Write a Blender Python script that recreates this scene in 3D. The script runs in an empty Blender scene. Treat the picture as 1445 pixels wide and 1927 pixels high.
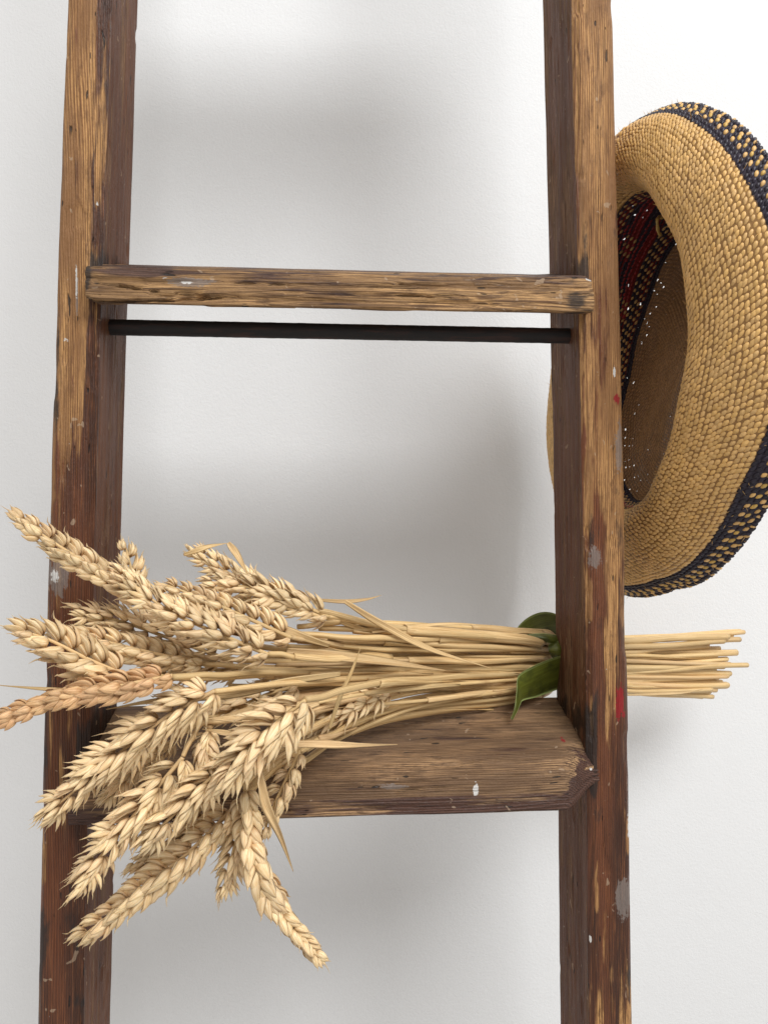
import bpy, math, random
import numpy as np
from mathutils import Matrix, Vector

random.seed(7)
SC = bpy.context.scene
COL = SC.collection
R = math.radians

# ------------------------------------------------------------------ camera
F_PX = 1400.0                      # focal length in photo pixels (photo 1445 x 1927)
YAW = math.atan(110.5 / F_PX)
CAM_Z = 1.25
cd = bpy.data.cameras.new('camera')
cam = bpy.data.objects.new('camera', cd)
COL.objects.link(cam)
cam.location = (0, 0, CAM_Z)
cam.rotation_euler = (R(90), 0, -YAW)
cd.sensor_fit = 'VERTICAL'
cd.sensor_height = 24.0
cd.lens = 24.0 * F_PX / 1927.0
cd.clip_start = 0.02
cd.clip_end = 60
SC.camera = cam

# ------------------------------------------------------------------ world, lamps, exposure
w = bpy.data.worlds.new('World')
SC.world = w
w.use_nodes = True
bg = w.node_tree.nodes['Background']
bg.inputs[0].default_value = (1.0, 0.965, 0.925, 1)
bg.inputs[1].default_value = 0.60

def area(name, loc, target, size, size_y, power, col):
    ld = bpy.data.lights.new(name, 'AREA')
    ld.shape = 'RECTANGLE'
    ld.size = size
    ld.size_y = size_y
    ld.energy = power
    ld.color = col
    o = bpy.data.objects.new(name, ld)
    COL.objects.link(o)
    o.location = loc
    d = Vector(target) - Vector(loc)
    o.rotation_euler = d.to_track_quat('-Z', 'Y').to_euler()
    return o
area('window_light', (0.95, -1.95, CAM_Z + 2.55), (0.05, 0.55, CAM_Z), 1.95, 1.6, 134, (0.97, 0.985, 1.0))
area('side_window_light', (1.9, 0.0, CAM_Z + 0.5), (0.1, 0.6, CAM_Z), 0.9, 1.1, 5, (0.90, 0.96, 1.0))
SC.view_settings.view_transform = 'Standard'
SC.view_settings.look = 'None'
SC.view_settings.exposure = 0.09
SC.view_settings.gamma = 1.0

# ------------------------------------------------------------------ helpers
def P(px, py, Y):
    """point of the place seen along photo pixel (px, py) at real depth Y from the camera plane"""
    cx = (px - 722.5) / F_PX
    cz = (963.5 - py) / F_PX
    dx = math.sin(YAW) + math.cos(YAW) * cx
    dy = math.cos(YAW) - math.sin(YAW) * cx
    s = Y / dy
    return np.array([dx * s, Y, CAM_Z + cz * s])

def _hash(ix, iy, iz, seed):
    h = (ix.astype(np.int64) * 374761393 + iy.astype(np.int64) * 668265263 + iz.astype(np.int64) * 2147483647 + seed * 974634777)
    h = (h ^ (h >> 13)) * 1274126177
    h = h & 0x7fffffff
    h = (h ^ (h >> 16)) * 668265263 & 0x7fffffff
    return (h & 0xffffff) / float(0xffffff)

def vnoise(p, scale=(1, 1, 1), seed=0, octaves=3):
    """value noise in -1..1 for an (n,3) array"""
    q = np.asarray(p) * np.asarray(scale)
    out = np.zeros(len(q))
    amp, tot = 1.0, 0.0
    for o in range(octaves):
        i = np.floor(q).astype(np.int64)
        f = q - i
        f = f * f * (3 - 2 * f)
        acc = 0
        for dx in (0, 1):
            for dy in (0, 1):
                for dz in (0, 1):
                    wgt = (f[:, 0] if dx else 1 - f[:, 0]) * (f[:, 1] if dy else 1 - f[:, 1]) * (f[:, 2] if dz else 1 - f[:, 2])
                    acc = acc + wgt * _hash(i[:, 0] + dx, i[:, 1] + dy, i[:, 2] + dz, seed + o * 17)
        out += amp * (acc * 2 - 1)
        tot += amp
        amp *= 0.5
        q = q * 2.03
    return out / tot

def sm(a, b, x):
    t = np.clip((np.asarray(x, float) - a) / (b - a), 0, 1)
    return t * t * (3 - 2 * t)

def mesh_from(name, V, Fc, smooth=True):
    V = np.asarray(V, dtype=np.float32)
    me = bpy.data.meshes.new(name)
    if isinstance(Fc, np.ndarray):
        n, k = Fc.shape
        me.vertices.add(len(V))
        me.vertices.foreach_set('co', V.ravel())
        me.loops.add(n * k)
        me.loops.foreach_set('vertex_index', Fc.ravel().astype(np.int32))
        me.polygons.add(n)
        me.polygons.foreach_set('loop_start', (np.arange(n) * k).astype(np.int32))
        me.update(calc_edges=True)
        me.validate()
    else:
        me.from_pydata([tuple(v) for v in V], [], Fc)
    if smooth:
        me.polygons.foreach_set('use_smooth', np.ones(len(me.polygons), dtype=bool))
    return me

def link(name, me, m=None, parent=None, loc=None):
    o = bpy.data.objects.new(name, me)
    COL.objects.link(o)
    if m is not None and me is not None and len(me.materials) == 0:
        me.materials.append(m)
    if parent is not None:
        o.parent = parent
    if loc is not None:
        o.location = tuple(loc)
    return o

def fattr(me, name, arr):
    a = me.attributes.new(name, 'FLOAT', 'POINT')
    a.data.foreach_set('value', np.asarray(arr, dtype=np.float32))

def cattr(me, name, arr):
    a = me.attributes.new(name, 'FLOAT_COLOR', 'POINT')
    c = np.ones((len(arr), 4), dtype=np.float32)
    c[:, :3] = arr
    a.data.foreach_set('color', c.ravel())

def tag(o, label=None, cat=None, group=None, kind=None):
    if label: o['label'] = label
    if cat: o['category'] = cat
    if group: o['group'] = group
    if kind: o['kind'] = kind
    return o

def grid_faces(n_rows, n_cols, wrap=False):
    r = np.arange(n_rows - 1)[:, None]
    cmax = n_cols if wrap else n_cols - 1
    c = np.arange(cmax)[None, :]
    c2 = (c + 1) % n_cols
    a = r * n_cols + c; b = r * n_cols + c2; d = (r + 1) * n_cols + c; e = (r + 1) * n_cols + c2
    return np.stack([a, b, e, d], -1).reshape(-1, 4)

# node helpers ------------------------------------------------------
class NT:
    def __init__(s, name):
        s.m = bpy.data.materials.new(name)
        s.m.use_nodes = True
        s.t = s.m.node_tree
        s.b = s.t.nodes['Principled BSDF']
    def n(s, typ, **kw):
        nd = s.t.nodes.new(typ)
        for k, v in kw.items():
            setattr(nd, k, v)
        return nd
    def l(s, a, b): s.t.links.new(a, b)
    def put(s, sock, v):
        if hasattr(v, 'is_output') or isinstance(v, bpy.types.NodeSocket): s.l(v, sock)
        else: sock.default_value = v
    def math(s, op, a, b=0.0, clamp=False):
        nd = s.n('ShaderNodeMath', operation=op, use_clamp=clamp)
        s.put(nd.inputs[0], a); s.put(nd.inputs[1], b)
        return nd.outputs[0]
    def mix(s, f, a, b, blend='MIX'):
        nd = s.n('ShaderNodeMix', data_type='RGBA', blend_type=blend)
        s.put(nd.inputs[0], f); s.put(nd.inputs[6], a if not isinstance(a, tuple) else (*a, 1)); s.put(nd.inputs[7], b if not isinstance(b, tuple) else (*b, 1))
        return nd.outputs[2]
    def noise(s, vec, scale, detail=3, rough=0.55, dist=0.0):
        nd = s.n('ShaderNodeTexNoise')
        s.l(vec, nd.inputs['Vector'])
        nd.inputs['Scale'].default_value = scale
        nd.inputs['Detail'].default_value = detail
        nd.inputs['Roughness'].default_value = rough
        nd.inputs['Distortion'].default_value = dist
        return nd.outputs[0]
    def map(s, vec, sc, loc=(0, 0, 0)):
        nd = s.n('ShaderNodeMapping')
        s.l(vec, nd.inputs[0]); nd.inputs['Scale'].default_value = sc; nd.inputs['Location'].default_value = loc
        return nd.outputs[0]
    def step(s, x, a, b):
        nd = s.n('ShaderNodeMapRange', interpolation_type='SMOOTHSTEP')
        s.put(nd.inputs[0], x); nd.inputs[1].default_value = a; nd.inputs[2].default_value = b
        return nd.outputs[0]
    def attr(s, name):
        return s.n('ShaderNodeAttribute', attribute_name=name)
    def bump(s, h, strength, dist, normal=None):
        nd = s.n('ShaderNodeBump')
        nd.inputs['Strength'].default_value = strength
        nd.inputs['Distance'].default_value = dist
        s.l(h, nd.inputs['Height'])
        if normal is not None: s.l(normal, nd.inputs['Normal'])
        return nd.outputs[0]

# ------------------------------------------------------------------ materials
def wall_material():
    k = NT('white_textured_paint')
    tc = k.n('ShaderNodeTexCoord').outputs['Object']
    big = k.noise(tc, 2.2, 2)
    col = k.mix(k.step(big, 0.35, 0.65), (0.675, 0.675, 0.672), (0.70, 0.70, 0.697))
    k.l(col, k.b.inputs['Base Color'])
    k.b.inputs['Roughness'].default_value = 0.75
    h1 = k.noise(tc, 380, 3, 0.6)
    h2 = k.noise(tc, 900, 2, 0.5)
    h3 = k.noise(tc, 60, 2, 0.5)
    h = k.math('ADD', k.math('MULTIPLY', h1, 1.0), k.math('MULTIPLY', h2, 0.45))
    h = k.math('ADD', h, k.math('MULTIPLY', h3, 0.9))
    k.l(k.bump(h, 0.45, 0.0007), k.b.inputs['Normal'])
    return k.m

def wood_material(name, axis, seed, light, mid, stain, face_tint, rough_base=0.45):
    """old pine with worn stain. axis = index of the grain axis; reads vertex attributes stain, grime, white, red"""
    k = NT(name)
    tc = k.n('ShaderNodeTexCoord').outputs['Object']
    def sc(al, ac):
        v = [ac, ac, ac]; v[axis] = al
        return tuple(v)
    off = (seed * 1.37, seed * 2.11, seed * 0.73)
    warp = k.noise(k.map(tc, sc(3.0, 22.0), off), 1.0, 2, 0.5)
    sep = k.n('ShaderNodeSeparateXYZ')
    k.l(tc, sep.inputs[0])
    cross = [i for i in (0, 1, 2) if i != axis]
    pos = k.math('ADD', sep.outputs[cross[0]], k.math('MULTIPLY', sep.outputs[cross[1]], 0.75))
    ph = k.math('ADD', k.math('MULTIPLY', pos, 4300.0), k.math('MULTIPLY', warp, 70.0))
    wob = k.noise(k.map(tc, sc(14.0, 240.0), off), 1.0, 2, 0.6)
    ph = k.math('ADD', ph, k.math('MULTIPLY', wob, 4.5))
    ring = k.math('MULTIPLY', k.math('ADD', k.math('SINE', ph), 1.0), 0.5)
    ring = k.math('POWER', ring, 1.5)
    fib = k.noise(k.map(tc, sc(40.0, 1500.0), off), 1.0, 4, 0.65)
    fib2 = k.noise(k.map(tc, sc(9.0, 260.0), off), 1.0, 4, 0.6)
    blot = k.noise(k.map(tc, sc(9.0, 60.0), off), 1.0, 5, 0.62)
    base = k.mix(k.math('MULTIPLY', ring, k.step(fib2, 0.25, 0.62)), light, mid)
    base = k.mix(k.math('MULTIPLY', k.step(fib, 0.44, 0.66), 0.85), base, tuple(c * 0.42 for c in mid))
    mott = k.noise(k.map(tc, sc(60.0, 190.0), (off[2], off[0], off[1])), 1.0, 6, 0.7)
    base = k.mix(k.math('MULTIPLY', k.step(mott, 0.50, 0.68), 0.7), base, tuple(c * 0.5 for c in mid))
    base = k.mix(k.step(blot, 0.36, 0.66), base, tuple(c * 0.55 + d * 0.2 for c, d in zip(mid, light)))
    # stain / varnish remnants
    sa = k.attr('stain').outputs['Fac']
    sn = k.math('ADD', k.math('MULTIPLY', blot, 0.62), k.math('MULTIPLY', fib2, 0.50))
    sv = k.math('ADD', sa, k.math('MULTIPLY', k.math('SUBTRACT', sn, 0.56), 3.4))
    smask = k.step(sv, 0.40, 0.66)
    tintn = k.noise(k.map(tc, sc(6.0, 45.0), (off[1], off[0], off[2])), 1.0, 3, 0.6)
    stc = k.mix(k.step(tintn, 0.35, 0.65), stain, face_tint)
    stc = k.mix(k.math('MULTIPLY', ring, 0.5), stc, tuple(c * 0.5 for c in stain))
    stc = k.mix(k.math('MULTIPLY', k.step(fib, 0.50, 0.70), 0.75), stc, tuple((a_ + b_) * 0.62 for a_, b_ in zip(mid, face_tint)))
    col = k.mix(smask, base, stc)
    # grime
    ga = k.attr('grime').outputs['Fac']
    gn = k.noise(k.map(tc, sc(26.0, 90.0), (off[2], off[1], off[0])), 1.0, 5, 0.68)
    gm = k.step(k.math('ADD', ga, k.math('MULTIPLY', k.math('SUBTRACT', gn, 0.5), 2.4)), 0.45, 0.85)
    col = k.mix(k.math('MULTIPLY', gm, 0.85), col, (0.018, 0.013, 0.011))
    # short black nicks along the grain
    nick = k.noise(k.map(tc, sc(70.0, 330.0), off), 1.0, 1, 0.4)
    nm = k.step(nick, 0.735, 0.765)
    col = k.mix(k.math('MULTIPLY', nm, 0.85), col, (0.01, 0.008, 0.007))
    # hairline scratches, lighter
    scr = k.noise(k.map(tc, sc(120.0, 170.0), (3 + seed, 1, 2)), 1.0, 1, 0.3, 1.2)
    col = k.mix(k.math('MULTIPLY', k.step(scr, 0.742, 0.76), 0.55), col, (0.42, 0.30, 0.20))
    # paint drips and dots; the white also holds a painted-on glint
    ragged = k.noise(tc, 520, 4, 0.7)
    rag2 = k.noise(k.map(tc, sc(60.0, 420.0)), 1.0, 3, 0.6)
    rg = k.math('MULTIPLY', k.math('ADD', k.math('MULTIPLY', ragged, 0.5), k.math('MULTIPLY', rag2, 0.5)), 2.0)
    for att, c, amt in (('greypaint', (0.20, 0.165, 0.145), 0.7), ('whitepaint_glint', (0.60, 0.58, 0.55), 0.95), ('redpaint', (0.24, 0.008, 0.010), 0.97)):
        a = k.attr(att).outputs['Fac']
        mm = k.step(k.math('ADD', a, k.math('SUBTRACT', rg, 1.02)), 0.47, 0.58)
        col = k.mix(k.math('MULTIPLY', mm, amt), col, c)
    dots = k.n('ShaderNodeTexVoronoi', feature='F1')
    k.l(tc, dots.inputs['Vector']); dots.inputs['Scale'].default_value = 70
    rnd = k.n('ShaderNodeSeparateColor'); k.l(dots.outputs['Color'], rnd.inputs[0])
    rad = k.math('MULTIPLY', k.math('POWER', rnd.outputs[0], 2.0), 0.034)
    dm = k.math('MULTIPLY', k.math('LESS_THAN', dots.outputs['Distance'], rad), k.math('GREATER_THAN', rnd.outputs[1], 0.55))
    col = k.mix(k.math('MULTIPLY', dm, 0.8), col, (0.62, 0.58, 0.54))
    k.l(col, k.b.inputs['Base Color'])
    rr = k.math('ADD', k.math('MULTIPLY', smask, -0.22), 0.66)
    rr = k.math('ADD', rr, k.math('MULTIPLY', k.math('SUBTRACT', fib2, 0.5), 0.5))
    k.l(rr, k.b.inputs['Roughness'])
    k.b.inputs['Specular IOR Level'].default_value = 0.14 if 'side' in name else 0.42
    h = k.math('ADD', k.math('MULTIPLY', ring, 0.35), k.math('MULTIPLY', fib, 0.9))
    h = k.math('ADD', h, k.math('MULTIPLY', smask, 0.35))
    h = k.math('ADD', h, k.math('MULTIPLY', fib2, 0.8))
    h = k.math('SUBTRACT', h, k.math('MULTIPLY', nm, 1.2))
    h = k.math('ADD', h, k.math('MULTIPLY', mott, 1.1))
    h = k.math('ADD', h, k.math('MULTIPLY', k.noise(tc, 420, 3, 0.6), 0.4))
    k.l(k.bump(h, 0.95, 0.0009), k.b.inputs['Normal'])
    return k.m

M_wall = wall_material()
M_rail = wood_material('worn_stained_pine_rail', 2, 3, (0.53, 0.285, 0.105), (0.20, 0.080, 0.026), (0.052, 0.018, 0.008), (0.150, 0.046, 0.016))
M_side = wood_material('brown_varnished_rail_side', 2, 9, (0.27, 0.150, 0.08), (0.12, 0.058, 0.032), (0.110, 0.042, 0.021), (0.180, 0.078, 0.041))
M_tread = wood_material('weathered_pine_tread', 0, 5, (0.43, 0.255, 0.125), (0.085, 0.039, 0.018), (0.045, 0.018, 0.011), (0.085, 0.036, 0.022))
M_rung = wood_material('weathered_pine_rung', 0, 12, (0.55, 0.32, 0.135), (0.13, 0.062, 0.026), (0.045, 0.020, 0.013), (0.10, 0.050, 0.034))

def simple_rod():
    k = NT('black_brown_rod')
    tc = k.n('ShaderNodeTexCoord').outputs['Object']
    n1 = k.noise(k.map(tc, (30, 220, 220)), 1, 4, 0.6)
    k.l(k.mix(k.step(n1, 0.45, 0.7), (0.008, 0.006, 0.006), (0.035, 0.014, 0.010)), k.b.inputs['Base Color'])
    k.b.inputs['Roughness'].default_value = 0.7
    k.l(k.bump(n1, 0.5, 0.0008), k.b.inputs['Normal'])
    return k.m
M_rod = simple_rod()

def straw_material(name, light, dark, uvscale=1.0, spec=0.35, transl=True):
    """ripe straw: streaks run along V of the uv map; object-random tone"""
    k = NT(name)
    uv = k.n('ShaderNodeUVMap').outputs[0]
    tc = k.n('ShaderNodeTexCoord').outputs['Object']
    oi = k.n('ShaderNodeObjectInfo').outputs['Random']
    st = k.noise(k.map(uv, (14 * uvscale, 1.2, 1)), 1.0, 4, 0.68)
    tip = k.attr('tipness').outputs['Fac']
    blot = k.noise(tc, 240, 3, 0.6)
    col = k.mix(k.step(st, 0.36, 0.64), dark, light)
    col = k.mix(k.math('MULTIPLY', k.step(blot, 0.5, 0.78), 0.45), col, tuple(c * f for c, f in zip(light, (0.80, 0.66, 0.50))))
    tone = k.math('ADD', k.math('MULTIPLY', oi, 0.30), 0.80)
    oi2 = k.math('FRACT', k.math('MULTIPLY', oi, 7.3))
    col = k.mix(k.math('MULTIPLY', k.math('POWER', oi2, 2.0), 0.32), col, (0.60, 0.37, 0.22))
    tn = k.attr('tone').outputs['Fac']
    col = k.mix(k.math('MULTIPLY', tn, 1.0), col, (0.36, 0.20, 0.085))
    hsv = k.n('ShaderNodeHueSaturation')
    k.l(tone, hsv.inputs['Value']); k.l(col, hsv.inputs['Color'])
    col = k.mix(k.math('MULTIPLY', tip, 0.35), hsv.outputs[0], (0.34, 0.19, 0.08))
    k.l(col, k.b.inputs['Base Color'])
    k.b.inputs['Roughness'].default_value = 0.5
    k.b.inputs['Specular IOR Level'].default_value = spec
    k.l(k.bump(st, 0.8, 0.00045), k.b.inputs['Normal'])
    if transl:
        k.b.inputs['Subsurface Weight'].default_value = 0.12
        k.b.inputs['Subsurface Radius'].default_value = (1.0, 0.6, 0.3)
        k.b.inputs['Subsurface Scale'].default_value = 0.0015
    return k.m
M_husk = straw_material('wheat_husk', (0.93, 0.735, 0.45), (0.66, 0.45, 0.215))
M_huskred = straw_material('reddish_wheat_husk', (0.76, 0.50, 0.26), (0.44, 0.23, 0.10))
M_stem = straw_material('golden_straw', (0.88, 0.65, 0.325), (0.50, 0.31, 0.115), 1.0, 0.5, False)

def leaf_material():
    k = NT('green_leaf')
    uv = k.n('ShaderNodeUVMap').outputs[0]
    tc = k.n('ShaderNodeTexCoord').outputs['Object']
    v = k.noise(k.map(uv, (26, 1.3, 1)), 1, 2, 0.5)
    b = k.noise(tc, 90, 3, 0.6)
    ed = k.attr('edge').outputs['Fac']
    col = k.mix(k.step(v, 0.35, 0.65), (0.080, 0.088, 0.010), (0.115, 0.130, 0.018))
    col = k.mix(k.step(b, 0.4, 0.7), col, (0.048, 0.056, 0.009))
    col = k.mix(k.step(ed, 0.82, 0.98), col, (0.30, 0.36, 0.12))
    k.l(col, k.b.inputs['Base Color'])
    k.b.inputs['Roughness'].default_value = 0.42
    k.l(k.bump(v, 0.5, 0.0004), k.b.inputs['Normal'])
    return k.m
M_leaf = leaf_material()

def weave_material(name, rough=0.45, sss=False):
    k = NT(name)
    a = k.attr('col').outputs['Color']
    tc = k.n('ShaderNodeTexCoord').outputs['Object']
    n = k.noise(tc, 900, 2, 0.6)
    hsv = k.n('ShaderNodeHueSaturation')
    k.l(k.math('ADD', k.math('MULTIPLY', n, 0.5), 0.75), hsv.inputs['Value']); k.l(a, hsv.inputs['Color'])
    k.l(hsv.outputs[0], k.b.inputs['Base Color'])
    k.b.inputs['Roughness'].default_value = rough
    k.b.inputs['Specular IOR Level'].default_value = 0.45
    k.l(k.bump(n, 0.4, 0.0003), k.b.inputs['Normal'])
    return k.m
M_weave = weave_material('woven_straw')

# ------------------------------------------------------------------ wall
WALL_Y = 0.70
def build_wall():
    x0, x1, z0, z1 = -1.6, 1.9, 0.0, 2.7
    V = [(x0, 0, z0), (x1, 0, z0), (x1, 0, z1), (x0, 0, z1), (x0, 0.12, z0), (x1, 0.12, z0), (x1, 0.12, z1), (x0, 0.12, z1)]
    Fc = [(0, 1, 2, 3), (5, 4, 7, 6), (4, 0, 3, 7), (1, 5, 6, 2), (3, 2, 6, 7), (4, 5, 1, 0)]
    me = mesh_from('wall', V, Fc, False)
    o = link('wall', me, M_wall, None, (0, WALL_Y, 0))
    tag(o, kind='structure')
build_wall()

# ------------------------------------------------------------------ ladder
RF = 0.46                                   # front plane of the rails
RB = 0.522                                  # back of the rails
ladder = link('ladder', None, None, None, (0.01, RF, 0.0))
tag(ladder, 'old brown wooden ladder with worn paint-spotted rails standing in front of the white wall', 'ladder')
LL = np.array(ladder.location)

def blob(p, c, rx, rz, axis=(0, 2)):
    d = ((p[:, axis[0]] - c[0]) / rx) ** 2 + ((p[:, axis[1]] - c[axis[1] if False else 1]) / rz) ** 2
    return np.clip(1.25 - d * 0.75, 0, 1.25)

def build_rail(side):
    """side -1 left rail, +1 right rail. Cross section walks round the bar, inner edge chamfered"""
    if side < 0:
        out_t, out_b = P(125, 0, RF), P(70, 1927, RF)
        inn_t, inn_b = P(207, 0, RF), P(156, 1927, RF)
    else:
        out_t, out_b = P(1154, 0, RF), P(1191, 1927, RF)
        inn_t, inn_b = P(1078, 0, RF), P(1110, 1927, RF)
    z0, z1 = 0.62, 1.98
    def lerp(a, b, z): return a[0] + (b[0] - a[0]) * (z - a[2]) / (b[2] - a[2])
    nz = 1000
    zs = np.linspace(z0, z1, nz)
    # section in (u: 0 inner..1 outer, y) as dense polyline
    T = RB - RF
    W = abs(inn_t[0] - out_t[0])
    Wb = abs(inn_b[0] - out_b[0])
    ch = 0.0042 if side < 0 else 0.0036       # chamfer on inner front edge
    ro = 0.0045                                # rounding of the outer front edge
    pts = []
    def seg(a, b, n):
        for i in range(n): pts.append((a[0] + (b[0] - a[0]) * i / n, a[1] + (b[1] - a[1]) * i / n))
    seg((0, T), (0, ch * 0.8), 34)
    seg((0, ch * 0.8), (ch, 0), 8)
    seg((ch, 0), (W - ro, 0), 28)
    for i in range(8):
        a = math.pi / 2 * i / 8
        pts.append((W - ro + ro * math.sin(a), ro - ro * math.cos(a)))
    seg((W, ro), (W, T - 0.003), 22)
    seg((W, T - 0.003), (W - 0.003, T), 3)
    seg((W - 0.003, T), (0, T), 12)
    S = np.array(pts); n = len(S)
    nxt = np.roll(S, -1, 0); prv = np.roll(S, 1, 0)
    tg = nxt - prv; tg /= np.linalg.norm(tg, axis=1)[:, None]
    nr = np.stack([-tg[:, 1], tg[:, 0]], 1)
    # outward normal: check sign
    cen = np.array([W / 2, T / 2])
    sg = np.sign(((S - cen) * nr).sum(1)); nr *= sg[:, None]
    Z, K = np.meshgrid(zs, np.arange(n), indexing='ij')
    Zf = Z.ravel(); Kf = K.ravel()
    su = S[Kf, 0]; sy = S[Kf, 1]
    q = np.stack([su, sy, Zf], 1)
    d = 0.0006 * vnoise(q, (60, 60, 7), 11 + side, 3) + 0.00050 * vnoise(q, (620, 620, 20), 5 + side, 3)
    # dents along the edges
    edge = np.maximum(np.exp(-((su - ch * .5) ** 2 + sy ** 2) / 0.004 ** 2), np.exp(-((su - W) ** 2 + sy ** 2) / 0.004 ** 2))
    dn = vnoise(q, (20, 20, 30), 31 + side, 4)
    d -= edge * 0.0014 * sm(0.15, 0.6, dn)
    # knots and gouges on the front
    gn = vnoise(q, (110, 110, 40), 77 + side, 2)
    d -= 0.0008 * sm(0.5, 0.8, gn)
    su2 = su + nr[Kf, 0] * d; sy2 = sy + nr[Kf, 1] * d
    xi = lerp(inn_t, inn_b, Zf)
    wz = 1 + (Wb / W - 1) * (out_t[2] - Zf) / (out_t[2] - out_b[2])
    su2 = su2 * wz
    # the bars bow outwards a little
    bow = 0.0016 * np.cos((Zf - CAM_Z + 0.02) / 0.34 * math.pi / 2)
    xi = xi + bow * side
    X = xi + su2 * (1 if side > 0 else -1)
    V = np.stack([X, RF + sy2, Zf], 1) - LL
    Fc = grid_faces(nz, n, True)
    if side < 0: Fc = Fc[:, ::-1]
    if True: Fc = Fc[:, ::-1]
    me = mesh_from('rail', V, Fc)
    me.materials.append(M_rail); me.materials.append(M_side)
    # inner face polygons use the smoother brown varnish
    kk = np.arange(len(Fc)) % n
    mi = np.where((kk < 33) | (kk > n - 14), 1, 0).astype(np.int32)
    me.polygons.foreach_set('material_index', mi)
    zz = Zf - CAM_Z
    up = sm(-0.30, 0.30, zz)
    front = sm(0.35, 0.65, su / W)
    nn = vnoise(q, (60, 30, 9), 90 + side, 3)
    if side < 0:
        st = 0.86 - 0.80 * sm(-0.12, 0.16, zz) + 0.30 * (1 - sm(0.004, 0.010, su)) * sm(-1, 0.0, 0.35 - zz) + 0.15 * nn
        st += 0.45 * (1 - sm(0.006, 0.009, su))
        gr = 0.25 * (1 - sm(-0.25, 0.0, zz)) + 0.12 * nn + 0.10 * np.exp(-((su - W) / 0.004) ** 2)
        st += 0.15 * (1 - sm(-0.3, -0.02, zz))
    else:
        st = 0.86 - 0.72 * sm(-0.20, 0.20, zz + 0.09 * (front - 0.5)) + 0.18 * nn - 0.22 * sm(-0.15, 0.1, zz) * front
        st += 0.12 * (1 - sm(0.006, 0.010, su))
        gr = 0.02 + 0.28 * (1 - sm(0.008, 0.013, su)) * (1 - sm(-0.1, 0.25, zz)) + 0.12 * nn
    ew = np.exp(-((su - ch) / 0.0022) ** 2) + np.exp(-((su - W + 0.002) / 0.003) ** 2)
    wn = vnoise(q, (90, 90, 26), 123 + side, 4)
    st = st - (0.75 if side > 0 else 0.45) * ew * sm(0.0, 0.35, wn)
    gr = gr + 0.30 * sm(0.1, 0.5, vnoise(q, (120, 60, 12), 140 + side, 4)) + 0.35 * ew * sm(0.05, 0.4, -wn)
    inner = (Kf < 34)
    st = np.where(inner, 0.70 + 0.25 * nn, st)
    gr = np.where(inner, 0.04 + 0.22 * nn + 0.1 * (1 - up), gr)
    # dirt packed where the treads are let in
    for zt in (0.150, -0.135, -0.16):
        gr = gr + np.where(inner | (su < 0.006), 0.75 * np.exp(-((zz - zt) / 0.014) ** 2), 0)
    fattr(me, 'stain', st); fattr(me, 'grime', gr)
    Vw = V + LL
    def paint(name, spots):
        a = np.zeros(len(Vw))
        for (px, py, rx, rz) in spots:
            c = P(px, py, RF)
            dd = ((Vw[:, 0] - c[0]) / rx) ** 2 + ((Vw[:, 2] - c[2]) / rz) ** 2
            a = np.maximum(a, np.where(Vw[:, 1] < RF + 0.012, 0.95 * np.exp(-dd * 0.55), 0))
        fattr(me, name, a)
    if side < 0:
        paint('whitepaint_glint', [(144, 530, .0004, .012), (125, 640, .003, .0006), (104, 1085, .0022, .004), (183, 382, .0006, .0009)])  # last white spot is a highlight painted onto the inner chamfer
        paint('redpaint', [])
        paint('greypaint', [(112, 1085, .006, .011), (145, 560, .0007, .014)])
    else:
        paint('whitepaint_glint', [(1186, 1560, .0016, .009), (1112, 1770, .0006, .0022), (1155, 700, .0008, .003)])
        paint('redpaint', [(1167, 1322, .0030, .0105), (1161, 750, .0020, .0036)])
        paint('greypaint', [(1173, 1692, .0058, .0125), (1120, 1048, .004, .007), (1165, 840, .0026, .014), (1186, 1480, .0016, .018)])
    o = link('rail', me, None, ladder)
    return o
rail_l = build_rail(-1)
rail_r = build_rail(1)
rail_l['label'] = 'left rail, light tan at the top and dark brown below'
rail_r['label'] = 'right rail, reddish brown with red and grey paint marks'

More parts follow.
